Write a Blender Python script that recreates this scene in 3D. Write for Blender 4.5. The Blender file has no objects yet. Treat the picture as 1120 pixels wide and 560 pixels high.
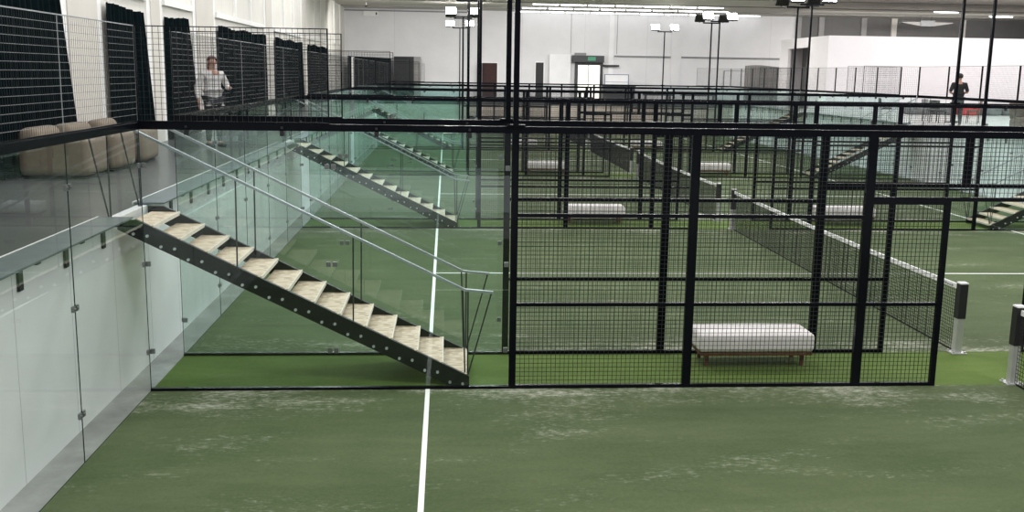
import bpy, bmesh, math, random
from mathutils import Vector, Matrix
random.seed(7)
S = bpy.context.scene
COL = S.collection

# ------------------------------------------------------------------ geometry constants (metres)
AL = 1.357            # alley between two courts
CW = 10.0             # court width (runs away from the viewer)
XR = 19.75            # court length (runs across the view)
FH = 2.957            # fence height
MH = FH + 1.0         # top of the raised end mesh
TZ = 1.90             # terrace level
PITCH = CW + AL
YEND = 4*PITCH        # far side of the last court
YF = 51.5             # far wall of the hall
XL = -3.1             # left wall of the hall
CEIL = 7.35
CAM = Vector((3.2479, -10.4801, 3.5279))
FPX, YAW, PIT, ROL, PPY = 1054.5897, .0695, .1709, .0154, -18.2722
_fw = Vector((math.sin(YAW)*math.cos(PIT), math.cos(YAW)*math.cos(PIT), -math.sin(PIT)))
_r = Vector((math.cos(YAW), -math.sin(YAW), 0)); _u = _r.cross(_fw)
_r2 = _r*math.cos(ROL)+_u*math.sin(ROL); _u2 = -_r*math.sin(ROL)+_u*math.cos(ROL)

def in_view(x0, x1, y0, y1, z0, z1, m=230):
    """is any of the box near the photographed field of view (used only to leave out what is far outside it)"""
    us, vs = [], []
    n = 5
    for i in range(n):
        for j in range(n):
            for z in (z0, z1):
                d = Vector((x0+(x1-x0)*i/(n-1), y0+(y1-y0)*j/(n-1), z))-CAM
                q = d.dot(_fw)
                if q < .5: continue
                us.append(560+FPX*d.dot(_r2)/q); vs.append(280+PPY-FPX*d.dot(_u2)/q)
    return bool(us) and max(us) > -m and min(us) < 1120+m and max(vs) > -m and min(vs) < 560+m

# ------------------------------------------------------------------ materials
def new_mat(name):
    m = bpy.data.materials.new(name); m.use_nodes = True
    nt = m.node_tree
    b = nt.nodes['Principled BSDF']
    return m, nt, b
def N(nt, t, **kw):
    n = nt.nodes.new(t)
    for k, v in kw.items(): setattr(n, k, v)
    return n
def lk(nt, a, b): nt.links.new(a, b)
def plain(name, col, rough=.5, metal=0, var=0, scale=8, spec=.5):
    m, nt, b = new_mat(name)
    b.inputs['Base Color'].default_value = (*col, 1)
    b.inputs['Roughness'].default_value = rough
    b.inputs['Metallic'].default_value = metal
    b.inputs['Specular IOR Level'].default_value = spec
    if var:
        tc = N(nt, 'ShaderNodeTexCoord'); no = N(nt, 'ShaderNodeTexNoise')
        no.inputs['Scale'].default_value = scale; no.inputs['Detail'].default_value = 5
        lk(nt, tc.outputs['Object'], no.inputs['Vector'])
        cr = N(nt, 'ShaderNodeValToRGB')
        cr.color_ramp.elements[0].position = .3; cr.color_ramp.elements[1].position = .7
        cr.color_ramp.elements[0].color = (*[c*(1-var) for c in col], 1)
        cr.color_ramp.elements[1].color = (*[min(1, c*(1+var)) for c in col], 1)
        lk(nt, no.outputs['Fac'], cr.inputs['Fac']); lk(nt, cr.outputs['Color'], b.inputs['Base Color'])
    return m
def emis(name, col, s):
    m, nt, b = new_mat(name)
    b.inputs['Base Color'].default_value = (*col, 1)
    b.inputs['Emission Color'].default_value = (*col, 1)
    b.inputs['Emission Strength'].default_value = s
    return m
def glass_mat(name, tint, rough=0.0):
    """thin pane: tinted see-through plus view-angle dependent mirror reflection"""
    m = bpy.data.materials.new(name); m.use_nodes = True
    nt = m.node_tree; nt.nodes.clear()
    out = N(nt, 'ShaderNodeOutputMaterial'); mix = N(nt, 'ShaderNodeMixShader')
    tr = N(nt, 'ShaderNodeBsdfTransparent'); gl = N(nt, 'ShaderNodeBsdfGlossy')
    tr.inputs['Color'].default_value = (*tint, 1)
    gl.inputs['Color'].default_value = (.93, 1, .97, 1); gl.inputs['Roughness'].default_value = rough
    ge = N(nt, 'ShaderNodeNewGeometry')
    dt = N(nt, 'ShaderNodeVectorMath', operation='DOT_PRODUCT')
    lk(nt, ge.outputs['Normal'], dt.inputs[0]); lk(nt, ge.outputs['Incoming'], dt.inputs[1])
    ab = N(nt, 'ShaderNodeMath', operation='ABSOLUTE'); lk(nt, dt.outputs['Value'], ab.inputs[0])
    su = N(nt, 'ShaderNodeMath', operation='SUBTRACT'); su.inputs[0].default_value = 1; lk(nt, ab.outputs[0], su.inputs[1])
    pw = N(nt, 'ShaderNodeMath', operation='POWER'); lk(nt, su.outputs[0], pw.inputs[0]); pw.inputs[1].default_value = 5
    ma = N(nt, 'ShaderNodeMath', operation='MULTIPLY_ADD'); lk(nt, pw.outputs[0], ma.inputs[0])
    ma.inputs[1].default_value = .88; ma.inputs[2].default_value = .075
    lk(nt, ma.outputs[0], mix.inputs['Fac']); lk(nt, tr.outputs[0], mix.inputs[1]); lk(nt, gl.outputs[0], mix.inputs[2])
    lk(nt, mix.outputs[0], out.inputs['Surface'])
    return m
def math_n(nt, op, a, b=None, c=None, clamp=False):
    n = N(nt, 'ShaderNodeMath', operation=op); n.use_clamp = clamp
    for i, v in enumerate((a, b, c)):
        if v is None: continue
        if isinstance(v, (int, float)): n.inputs[i].default_value = v
        else: lk(nt, v, n.inputs[i])
    return n.outputs[0]
def turf_mat(name, dark, light, sand, sand_amt, edge=True):
    m, nt, b = new_mat(name)
    tc = N(nt, 'ShaderNodeTexCoord'); P = tc.outputs['Object']
    sep = N(nt, 'ShaderNodeSeparateXYZ'); lk(nt, P, sep.inputs[0])
    def noise(scale, sx=1, sy=1, det=4, rough=.55):
        mp = N(nt, 'ShaderNodeMapping'); mp.inputs['Scale'].default_value = (sx, sy, 1); lk(nt, P, mp.inputs['Vector'])
        n = N(nt, 'ShaderNodeTexNoise'); n.inputs['Scale'].default_value = scale; n.inputs['Detail'].default_value = det
        n.inputs['Roughness'].default_value = rough
        lk(nt, mp.outputs[0], n.inputs['Vector']); return n.outputs['Fac']
    n1 = noise(.9, .6, 1.2); n2 = noise(22, 1, 1, 5, .8); n3 = noise(5, .35, 1.5, 5)
    t = math_n(nt, 'MULTIPLY_ADD', n1, .6, math_n(nt, 'MULTIPLY', n3, .25))
    t = math_n(nt, 'MULTIPLY_ADD', n2, .5, t)
    cr = N(nt, 'ShaderNodeValToRGB'); lk(nt, t, cr.inputs['Fac'])
    cr.color_ramp.elements[0].position = .47; cr.color_ramp.elements[1].position = .88
    cr.color_ramp.elements[0].color = (*dark, 1); cr.color_ramp.elements[1].color = (*light, 1)
    # drifts of white sand: streaky, thickest along the fence foot and at mid court
    s1 = noise(1.1, .5, 1.5, 6, .6); s2 = noise(16, .6, 1.3, 8, .8)
    s = math_n(nt, 'MULTIPLY_ADD', s1, .45, math_n(nt, 'MULTIPLY', s2, .55))
    if edge:
        y = sep.outputs['Y']
        d = math_n(nt, 'MINIMUM', y, math_n(nt, 'SUBTRACT', CW, y))
        e = math_n(nt, 'SUBTRACT', 1, math_n(nt, 'DIVIDE', d, 1.1), clamp=True)
        s = math_n(nt, 'MULTIPLY_ADD', e, .095, s)
    sm = N(nt, 'ShaderNodeMapRange'); sm.interpolation_type = 'SMOOTHSTEP'
    lk(nt, s, sm.inputs['Value']); sm.inputs['From Min'].default_value = .545; sm.inputs['From Max'].default_value = .74
    fa = math_n(nt, 'MULTIPLY', sm.outputs[0], sand_amt)
    mx = N(nt, 'ShaderNodeMix', data_type='RGBA'); lk(nt, fa, mx.inputs[0]); lk(nt, cr.outputs['Color'], mx.inputs[6])
    mx.inputs[7].default_value = (*sand, 1); lk(nt, mx.outputs[2], b.inputs['Base Color'])
    b.inputs['Roughness'].default_value = .85; b.inputs['Specular IOR Level'].default_value = .25
    bp = N(nt, 'ShaderNodeBump'); bp.inputs['Strength'].default_value = .35; bp.inputs['Distance'].default_value = .02
    lk(nt, noise(140, 1, 1, 2), bp.inputs['Height']); lk(nt, bp.outputs[0], b.inputs['Normal'])
    return m
def concrete(name, col, rough, var=.12, joint=0, axis='Y', spec=.5, scale=.7):
    m, nt, b = new_mat(name)
    tc = N(nt, 'ShaderNodeTexCoord')
    no = N(nt, 'ShaderNodeTexNoise'); no.inputs['Scale'].default_value = scale; no.inputs['Detail'].default_value = 8
    no.inputs['Roughness'].default_value = .6
    lk(nt, tc.outputs['Object'], no.inputs['Vector'])
    cr = N(nt, 'ShaderNodeValToRGB'); lk(nt, no.outputs['Fac'], cr.inputs['Fac'])
    cr.color_ramp.elements[0].position = .32; cr.color_ramp.elements[1].position = .68
    cr.color_ramp.elements[0].color = (*[c*(1-var) for c in col], 1); cr.color_ramp.elements[1].color = (*[min(1, c*(1+var)) for c in col], 1)
    res = cr.outputs['Color']
    if joint:
        sep = N(nt, 'ShaderNodeSeparateXYZ'); lk(nt, tc.outputs['Object'], sep.inputs[0])
        f = math_n(nt, 'FRACT', math_n(nt, 'DIVIDE', sep.outputs[axis], joint))
        j = math_n(nt, 'LESS_THAN', f, .012/joint)
        mx = N(nt, 'ShaderNodeMix', data_type='RGBA'); lk(nt, math_n(nt, 'MULTIPLY', j, .55), mx.inputs[0]); lk(nt, res, mx.inputs[6])
        mx.inputs[7].default_value = (*[c*.35 for c in col], 1); res = mx.outputs[2]
    lk(nt, res, b.inputs['Base Color'])
    b.inputs['Roughness'].default_value = rough; b.inputs['Specular IOR Level'].default_value = spec
    return m
def osb_mat(name):
    m, nt, b = new_mat(name)
    tc = N(nt, 'ShaderNodeTexCoord'); mp = N(nt, 'ShaderNodeMapping'); mp.inputs['Scale'].default_value = (10, 26, 10)
    mp.inputs['Rotation'].default_value = (0, 0, .5)
    lk(nt, tc.outputs['Object'], mp.inputs['Vector'])
    vo = N(nt, 'ShaderNodeTexVoronoi'); vo.inputs['Scale'].default_value = 1.2; lk(nt, mp.outputs[0], vo.inputs['Vector'])
    no = N(nt, 'ShaderNodeTexNoise'); no.inputs['Scale'].default_value = 3; no.inputs['Detail'].default_value = 4
    lk(nt, tc.outputs['Object'], no.inputs['Vector'])
    sp = N(nt, 'ShaderNodeSeparateColor'); lk(nt, vo.outputs['Color'], sp.inputs[0])
    t = math_n(nt, 'MULTIPLY_ADD', no.outputs['Fac'], .5, math_n(nt, 'MULTIPLY', sp.outputs[0], .6))
    cr = N(nt, 'ShaderNodeValToRGB'); lk(nt, t, cr.inputs['Fac'])
    cr.color_ramp.elements[0].position = .2; cr.color_ramp.elements[1].position = .9
    cr.color_ramp.elements[0].color = (.40, .28, .18, 1); cr.color_ramp.elements[1].color = (.82, .66, .50, 1)
    lk(nt, cr.outputs['Color'], b.inputs['Base Color']); b.inputs['Roughness'].default_value = .6
    return m

M = {}
M['steel'] = plain('black_powder_coated_steel', (.0035, .0042, .0065), .20, 0, .15, 20, .14)
M['wire'] = plain('mesh_wire', (.006, .007, .009), .4, .0, 0, 8, .3)
M['wire_grey'] = plain('lit_mesh_wire', (.30, .31, .32), .4, .3)  # paler grey: light caught on the left end mesh is put into the colour
M['stringer'] = plain('anthracite_stringer_steel', (.005, .005, .0062), .42, 0, .2, 6, .22)
M['galv'] = plain('brushed_galvanised_metal', (.40, .42, .43), .4, .6, .08, 14)
M['rod'] = plain('thin_dark_rod', (.03, .032, .035), .4, .3)
M['bolt'] = plain('zinc_bolt', (.75, .75, .76), .3, .6)
M['osb'] = osb_mat('oriented_strand_board')
M['edgewood'] = plain('pale_board_edge', (.78, .70, .60), .6, 0, .1, 20)
M['glass'] = glass_mat('toughened_glass', (.880, .955, .945))
M['glass_clear'] = glass_mat('clear_end_glass', (.955, .975, .968))
M['glass_edge'] = plain('green_glass_edge', (.012, .035, .030), .15)
M['clamp'] = plain('grey_glass_clamp', (.22, .23, .23), .3, .7)
M['turf'] = turf_mat('sanded_green_turf', (.045, .073, .025), (.098, .124, .056), (.56, .56, .46), .85)
M['alley'] = turf_mat('fresh_green_turf', (.062, .112, .016), (.120, .180, .036), (.40, .42, .25), .10, edge=False)
M['line'] = plain('white_court_line', (.78, .80, .76), .8, 0, .06, 20)
M['floor'] = concrete('rough_concrete_floor', (.34, .34, .33), .7, .25, scale=2)
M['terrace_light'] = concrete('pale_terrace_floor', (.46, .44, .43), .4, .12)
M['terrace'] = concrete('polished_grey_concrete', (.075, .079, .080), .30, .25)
M['retain'] = concrete('white_panel_retaining_wall', (.80, .81, .81), .55, .07, 1.22, 'Y')
M['retain_white'] = concrete('white_retaining_wall', (.84, .85, .86), .55, .05, 1.22, 'Y')
M['retain_far'] = concrete('pale_tan_wall', (.50, .44, .38), .6, .10, .9, 'X')
M['wallL'] = concrete('off_white_wall', (.70, .68, .63), .65, .05, 1.5, 'Y')
M['wallF'] = concrete('white_far_wall', (.70, .69, .70), .65, .04, 4.0, 'X')
M['wallG'] = concrete('grey_far_wall', (.125, .12, .118), .7, .08, 4.0, 'X')
M['pilaster'] = concrete('painted_pilaster', (.60, .57, .52), .65, .05)
M['trimw'] = plain('white_trim', (.80, .79, .77), .5, 0, .04, 4)
M['trimg'] = plain('grey_trim', (.20, .20, .205), .5, 0, .1, 4)
M['ceil'] = concrete('beige_grey_ceiling', (.50, .48, .43), .8, .05)
M['ceil_beam'] = plain('ceiling_beam', (.28, .27, .25), .7, 0, .08, 3)
M['curtain'] = plain('dark_green_curtain', (.0015, .0055, .007), .85, 0, .35, 5, .05)
M['plate'] = plain('grey_steel_ledge', (.12, .148, .16), .35, .2, .15, 7)
M['bracket'] = plain('black_bracket', (.012, .013, .015), .4)
M['cushion'] = plain('white_canvas', (.80, .76, .74), .8, 0, .05, 6)
M['wood'] = plain('brown_wood', (.13, .052, .022), .5, 0, .3, 14)
M['beige'] = plain('beige_fabric', (.19, .155, .115), .85, 0, .08, 12)
M['net'] = plain('black_net_cord', (.012, .013, .013), .8)
M['tape'] = plain('white_net_tape', (.80, .80, .79), .7, 0, .05, 6)
M['mark'] = plain('grey_print', (.22, .22, .22), .7)
M['alu'] = plain('silver_net_post', (.55, .55, .54), .35, .5, .06, 8)
M['pad'] = plain('black_post_pad', (.008, .008, .009), .6)
M['lamp'] = plain('black_lamp_housing', (.02, .02, .022), .45)
M['led'] = emis('floodlight_led', (1, .99, .97), 45)
M['led_off'] = plain('lamp_glass', (.55, .56, .58), .15)
M['tube'] = emis('tube_led', (.96, .97, 1), 9)
M['white'] = plain('white_panel', (.80, .79, .80), .6, 0, .03, 2)
M['boxw'] = plain('white_plasterboard', (.78, .74, .755), .7, 0, .02, 1)
M['black'] = plain('matt_black', (.010, .011, .012), .6, 0, .15, 4)
M['dark'] = plain('charcoal_laminate', (.03, .033, .035), .5, 0, .15, 4)
M['greydoor'] = plain('grey_interior', (.26, .25, .245), .6, 0, .1, 1.5)
M['day'] = emis('daylight_glazing', (1, .97, .86), 1.6)
M['exit'] = emis('green_sign', (.04, .22, .12), .25)
M['brick'] = None
M['skin'] = plain('skin', (.45, .24, .17), .55, 0, .05, 20)
M['hair'] = plain('reddish_brown_hair', (.09, .03, .018), .6)
M['hair_dark'] = plain('black_hair', (.012, .010, .009), .6)
M['jacket'] = plain('white_jacket_cloth', (.62, .61, .60), .85, 0, .08, 12)
M['shirt'] = plain('black_shirt_cloth', (.012, .012, .014), .85, 0, .1, 12)
M['trousers'] = plain('dark_trousers', (.03, .032, .04), .85, 0, .1, 12)
M['shoe'] = plain('shoe', (.03, .03, .03), .6)
M['eye'] = plain('eye', (.02, .015, .012), .2)
M['lip'] = plain('lips', (.36, .13, .11), .5)
M['red'] = plain('red_fabric', (.50, .06, .06), .8, 0, .1, 10)
M['greyfab'] = plain('grey_fabric', (.16, .16, .165), .85, 0, .35, 5)
M['brown'] = plain('brown_fabric', (.14, .10, .08), .85, 0, .2, 8)
def brick_mat():
    m, nt, b = new_mat('dark_red_brick')
    tc = N(nt, 'ShaderNodeTexCoord'); mp = N(nt, 'ShaderNodeMapping'); mp.inputs['Rotation'].default_value = (math.pi/2, 0, 0)
    lk(nt, tc.outputs['Object'], mp.inputs['Vector'])
    br = N(nt, 'ShaderNodeTexBrick'); br.inputs['Scale'].default_value = 4
    br.inputs['Color1'].default_value = (.055, .014, .012, 1); br.inputs['Color2'].default_value = (.03, .012, .012, 1); br.inputs['Mortar'].default_value = (.012, .01, .01, 1)
    lk(nt, mp.outputs[0], br.inputs['Vector']); lk(nt, br.outputs['Color'], b.inputs['Base Color']); b.inputs['Roughness'].default_value = .8
    return m
M['brick'] = brick_mat()

# ------------------------------------------------------------------ mesh helpers
class MB:
    def __init__(s): s.v, s.f, s.mi = [], [], []
    def box(s, x0, x1, y0, y1, z0, z1, mi=0):
        b = len(s.v)
        s.v += [(x0,y0,z0),(x1,y0,z0),(x1,y1,z0),(x0,y1,z0),(x0,y0,z1),(x1,y0,z1),(x1,y1,z1),(x0,y1,z1)]
        s.f += [tuple(b+i for i in q) for q in ((3,2,1,0),(4,5,6,7),(0,1,5,4),(1,2,6,5),(2,3,7,6),(3,0,4,7))]
        s.mi += [mi]*6; return s
    def quad(s, pts, mi=0):
        b = len(s.v); s.v += [tuple(p) for p in pts]; s.f.append(tuple(range(b, b+len(pts)))); s.mi.append(mi); return s
    def prism(s, prof, y0, y1, mi=0):            # profile in x-z, extruded along y
        b = len(s.v); n = len(prof)
        s.v += [(x, y0, z) for x, z in prof] + [(x, y1, z) for x, z in prof]
        s.f.append(tuple(b+i for i in range(n))); s.f.append(tuple(b+n+i for i in reversed(range(n)))); s.mi += [mi, mi]
        for i in range(n):
            j = (i+1) % n
            s.f.append((b+i, b+n+i, b+n+j, b+j)); s.mi.append(mi)
        return s
    def tube(s, p0, p1, r, n=8, r1=None, caps=True, mi=0):
        p0, p1 = Vector(p0), Vector(p1); r1 = r if r1 is None else r1
        d = (p1-p0).normalized()
        a = d.orthogonal().normalized(); c = d.cross(a); b = len(s.v)
        for p, rr in ((p0, r), (p1, r1)):
            for i in range(n):
                t = 2*math.pi*(i+.5)/n; s.v.append(tuple(p+a*(rr*math.cos(t))+c*(rr*math.sin(t))))
        for i in range(n):
            j = (i+1) % n; s.f.append((b+i, b+j, b+n+j, b+n+i)); s.mi.append(mi)
        if caps:
            s.f.append(tuple(b+i for i in reversed(range(n)))); s.f.append(tuple(b+n+i for i in range(n))); s.mi += [mi, mi]
        return s
    def bar(s, p0, p1, w, h, mi=0):              # rectangular bar in an x-z plane direction (w along y, h across)
        p0, p1 = Vector(p0), Vector(p1); d = (p1-p0).normalized()
        side = Vector((0,1,0)) if abs(d.y) < .9 else Vector((1,0,0))
        up = d.cross(side).normalized(); side = up.cross(d).normalized(); b = len(s.v)
        for p in (p0, p1):
            for a, c in ((-1,-1),(1,-1),(1,1),(-1,1)): s.v.append(tuple(p+side*(a*w/2)+up*(c*h/2)))
        s.f += [tuple(b+i for i in q) for q in ((0,1,2,3),(7,6,5,4),(0,4,5,1),(1,5,6,2),(2,6,7,3),(3,7,4,0))]; s.mi += [mi]*6
        return s
    def mesh(s, name, mats):
        me = bpy.data.meshes.new(name); me.from_pydata(s.v, [], s.f)
        for m in (mats if isinstance(mats, (list, tuple)) else [mats]): me.materials.append(m)
        for p, i in zip(me.polygons, s.mi): p.material_index = i
        bm = bmesh.new(); bm.from_mesh(me); bmesh.ops.recalc_face_normals(bm, faces=bm.faces); bm.to_mesh(me); bm.free()
        me.update(); return me
    def build(s, name, mats, parent=None, loc=None, rz=0):
        return link(name, s.mesh(name, mats), parent, loc, rz)
def link(name, me, parent=None, loc=None, rz=0):
    o = bpy.data.objects.new(name, me); COL.objects.link(o)
    if parent: o.parent = parent
    if loc: o.location = loc
    if rz: o.rotation_euler.z = rz
    return o
def smooth(me):
    for p in me.polygons: p.use_smooth = True
    return me
def rbox(sx, sy, sz, r, mats, name='m', seg=4, puff=0):
    """rounded (cushion) box standing on z=0"""
    bm = bmesh.new(); bmesh.ops.create_cube(bm, size=1)
    for v in bm.verts: v.co = Vector((v.co.x*sx, v.co.y*sy, (v.co.z+.5)*sz))
    bmesh.ops.bevel(bm, geom=list(bm.edges), offset=r, segments=seg, profile=.5, affect='EDGES')
    if puff:
        big = [e for e in bm.edges if e.calc_length() > .12]
        bmesh.ops.subdivide_edges(bm, edges=big, cuts=5, use_grid_fill=True)
        for v in bm.verts:
            if v.co.z > sz-1e-4:
                v.co.z += puff*(1-(2*v.co.x/sx)**2)*(1-(2*v.co.y/sy)**2)
    me = bpy.data.meshes.new(name); bm.to_mesh(me); bm.free(); me.materials.append(mats); return smooth(me)
def empty(name, label, cat, loc=(0,0,0), rz=0, group=None):
    o = bpy.data.objects.new(name, None); COL.objects.link(o); o.empty_display_size = .2
    o.location = loc; o.rotation_euler.z = rz
    return tag(o, label, cat, group)
def tag(o, label, cat, group=None):
    o['label'] = label; o['category'] = cat
    if group: o['group'] = group
    return o
def struct(o): o['kind'] = 'structure'; return o
ORD = ['first', 'second', 'third', 'fourth', 'fifth', 'sixth', 'seventh', 'eighth', 'ninth', 'tenth', 'eleventh', 'twelfth', 'thirteenth']

# ------------------------------------------------------------------ the setting
struct(MB().box(-.33, XR+.33, -14, YEND+.4, -.12, -.012).build('floor', M['floor']))
def terrace(name, x0, x1, y0, y1, mat='terrace'):
    struct(MB().box(x0, x1, y0, y1, TZ-.22, TZ).build(name, M[mat]))
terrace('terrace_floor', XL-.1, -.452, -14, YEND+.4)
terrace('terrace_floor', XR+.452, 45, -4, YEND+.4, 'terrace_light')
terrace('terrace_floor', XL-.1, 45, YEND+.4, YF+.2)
struct(MB().box(-.45, -.33, -14, YEND+.4, -.12, TZ-.001).build('retaining_wall', M['retain']))
struct(MB().box(XR+.33, XR+.45, -4, YEND+.4, -.12, TZ-.001).build('retaining_wall', M['retain_white']))
struct(MB().box(-.33, XR+.33, YEND+.4, YEND+.5, -.12, TZ-.22).build('retaining_wall', M['retain_far']))
struct(MB().box(XL-.25, XL, -14, YF+.2, TZ-.3, CEIL+.3).build('wall_left', M['wallL']))
struct(MB().box(XL-.25, 25.6, YF, YF+.25, TZ-.3, CEIL+.3).build('wall_far', M['wallF']))
struct(MB().box(25.6, 45, YF, YF+.25, TZ-.3, CEIL+.3).build('wall_far', M['wallG']))
struct(MB().box(XL-.25, 45.2, -24.2, -24, -.12, 7.6).build('wall_near', M['wallG']))
struct(MB().box(45, 45.2, -4, YF+.2, TZ-.3, CEIL+.3).build('wall_right', M['wallF']))
struct(MB().box(XL-.25, 45.2, 34, YF+.2, CEIL, CEIL+.15).build('ceiling', M['ceil']))
tn = 0
def trim(b, mat):
    global tn
    tn += 1; struct(b.build('trim_%d' % tn, mat))
for y in (38.5, 43.5, 48.5):
    trim(MB().box(-3, 45, y, y+.25, CEIL-.04, CEIL), M['ceil_beam'])
# pilasters and lintels of the left wall
PIL = [(-4.4, -3.2), (6.2, 8.1), (10.85, 12.0), (14.65, 17.0), (24.3, 26.0), (33.0, 34.6), (41.6, 43.0)]
for y0, y1 in PIL:
    trim(MB().box(XL, XL+.05, y0+.25, y1-.25, TZ, CEIL), M['pilaster'])
    trim(MB().box(XL, XL+.03, y1-.25, y1, TZ, CEIL), M['trimw'])
    trim(MB().box(XL, XL+.03, y0, y0+.25, TZ, CEIL), M['trimw'])
BAY = [(-3.15, 6.15), (8.15, 10.8), (12.05, 14.6), (17.05, 24.2), (26.05, 32.9), (34.65, 41.5)]
for y0, y1 in BAY:
    trim(MB().box(XL, XL+.08, y0, y1, 4.90, 5.04), M['trimw'])
for y in (19.5, 21.8, 28.3, 30.6, 36.9, 39.2, 45.5, 48.5):
    trim(MB().box(XL, XL+.07, y, y+.16, 5.04, CEIL), M['trimw'])
# far wall relief
for x0, x1 in ((13.9, 17.55), (18.25, 25.3)):
    trim(MB().box(x0, x1, YF-.07, YF, 4.62, 4.72), M['trimg'])
trim(MB().box(17.6, 18.2, YF-.10, YF, TZ, CEIL), M['wallF'])
trim(MB().box(13.55, 13.85, YF-.05, YF, TZ, CEIL), M['white'])
for x in (25.6, 27.1, 29.9, 31.9, 36.5):
    trim(MB().box(x, x+.35, YF-.12, YF, TZ, CEIL), M['pilaster'] if x > 31 else M['greydoor'])
trim(MB().box(XL, 4.8, YF-.12, YF, 7.18, 7.26), M['trimg'])
trim(MB().box(11.1, 11.13, YF-.02, YF, 4.8, CEIL), M['trimg'])
trim(MB().box(14.05, 14.08, YF-.02, YF, 4.8, CEIL), M['trimg'])

# courts and alleys
def court(i):
    y0 = -CW + i*PITCH
    o = MB().quad([(0,0,0),(XR,0,0),(XR,CW,0),(0,CW,0)]).build('court_turf', M['turf'], loc=(0,y0,0)); struct(o)
    for x in (3.05, XR-3.05):
        MB().box(x-.025, x+.025, 0, CW, -.004, .004).build('court_line', M['line'], o)
    MB().box(3.025, XR-3.025, CW/2-.025, CW/2+.025, -.004, .005).build('court_line', M['line'], o)
for i in range(5): court(i)
for k in range(4):
    struct(MB().quad([(-.0,0,0),(XR,0,0),(XR,AL,0),(0,AL,0)]).build('alley_turf', M['alley'], loc=(0, k*PITCH, -.002)))
struct(MB().quad([(0,0,0),(XR,0,0),(XR,.4,0),(0,.4,0)]).build('alley_turf', M['alley'], loc=(0, YEND, -.002)))

# ------------------------------------------------------------------ fences
PW = .072     # post width
_wires = {}
def wire_mesh(w, h, mats, r=.0024, p=.05, ph=None, rh=None):
    """welded mesh: uprights (first material) and cross wires (last material)"""
    mats = list(mats) if isinstance(mats, (list, tuple)) else [mats]
    ph = ph or p; rh = rh or r
    key = (round(w,3), round(h,3), tuple(m.name for m in mats), round(r,5), p, ph, rh)
    if key in _wires: return _wires[key]
    b = MB()
    n = max(1, round(w/p)); m = max(1, round(h/ph))
    for i in range(1, n):
        x = w*i/n; k = len(b.v)
        b.v.extend([(x-r,-r,0),(x+r,-r,0),(x+r,r,0),(x-r,r,0),(x-r,-r,h),(x+r,-r,h),(x+r,r,h),(x-r,r,h)])
        b.f.extend(tuple(k+q for q in t) for t in ((0,1,5,4),(1,2,6,5),(2,3,7,6),(3,0,4,7))); b.mi.extend([0]*4)
    for j in range(1, m):
        z = h*j/m; k = len(b.v); q0, q1 = r, r+2*rh
        b.v.extend([(0,q0,z-rh),(0,q1,z-rh),(0,q1,z+rh),(0,q0,z+rh),(w,q0,z-rh),(w,q1,z-rh),(w,q1,z+rh),(w,q0,z+rh)])
        b.f.extend(tuple(k+q for q in t) for t in ((0,4,5,1),(1,5,6,2),(2,6,7,3),(3,7,4,0))); b.mi.extend([len(mats)-1]*4)
    _wires[key] = b.mesh('wire_mesh', mats); return _wires[key]
_boxes = {}
def beam(name, w, d, h, mat, parent, x, z, y=0):
    """box whose lower corner is x,z, centred on y; meshes are shared"""
    key = (round(w,4), round(d,4), round(h,4), mat.name)
    if key not in _boxes: _boxes[key] = MB().box(0, w, -d/2, d/2, 0, h).mesh(name, mat)
    return link(name, _boxes[key], parent, (x, y, z))
LINE = ['front fence line', 'second fence line', 'third fence line', 'fourth fence line', 'fifth fence line', 'sixth fence line',
        'seventh fence line', 'eighth fence line', 'farthest fence line']

def fence_panel(w, zs, lw, rw, left, right, lefth, righth, loc, rz, label, top=.075):
    """posts (lw, rw wide) are centred on 0 and on w; left / right say which of them belong to this panel"""
    t = empty('fence_panel', label, 'fence panel', loc, rz, 'mesh fence panels along the courts')
    a, e = lw/2, w-rw/2
    if left: beam('post', lw, .05, lefth, M['steel'], t, -lw/2, 0)
    if right: beam('post', rw, .05, righth, M['steel'], t, w-rw/2, 0)
    for i, z in enumerate(zs):
        last = i == len(zs)-1
        h = top if last else .04
        beam('rail', e-a, .045, h, M['steel'], t, a, z-h if last else z)
    h = zs[-1]-top-zs[0]-.04
    link('wire_mesh', wire_mesh(e-a, h, M['wire'], .0024 if loc[1] < .5 else .0016), t, (a, 0, zs[0]+.04))
    return t
def header_panel(w, loc, label):
    t = empty('header_panel', label, 'fence panel', loc, 0, 'raised mesh panels over the court entrances')
    z0 = 2.17
    beam('rail', w, .045, .045, M['steel'], t, 0, z0)
    beam('rail', w, .045, .075, M['steel'], t, 0, FH-.075)
    mx = w-.05 if loc[0] < 9 else 0
    beam('post', .05, .045, FH-.075-z0-.045, M['steel'], t, mx, z0+.045)
    link('wire_mesh', wire_mesh(w-.05, FH-.075-z0-.045, M['wire'], .0022 if loc[1] < .5 else .0016), t, (0 if loc[0] < 9 else .05, 0, z0+.045))
    return t
def raised_mesh(w, loc, rz, label, style, post=True):
    t = empty('raised_mesh_panel', label, 'mesh panel', loc, rz, 'raised mesh panels above the glass')
    fm = M['wire_grey'] if style == 'grey' else M['steel']
    pw = {'grey': .006, 'square': .014, 'posts': .04}[style]
    beam('rail', w, .02, .016, M['steel'], t, 0, 0)
    beam('rail', w, .012, .010, fm, t, 0, .99)
    beam('post', pw, pw, .974, fm, t, w-pw, .016)
    if post: beam('post', pw, pw, .974, fm, t, 0, .016)
    if style == 'grey': me = wire_mesh(w-2*pw, .974, [M['wire'], M['wire_grey']], .0011, .042, .063, .0019)
    elif style == 'square': me = wire_mesh(w-2*pw, .974, M['wire'], .0019, .06)
    else: me = wire_mesh(w-2*pw, .974, M['wire'], .0012, .06)
    link('wire_mesh', me, t, (pw, 0, .016))
    return t
_panes = {}
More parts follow.
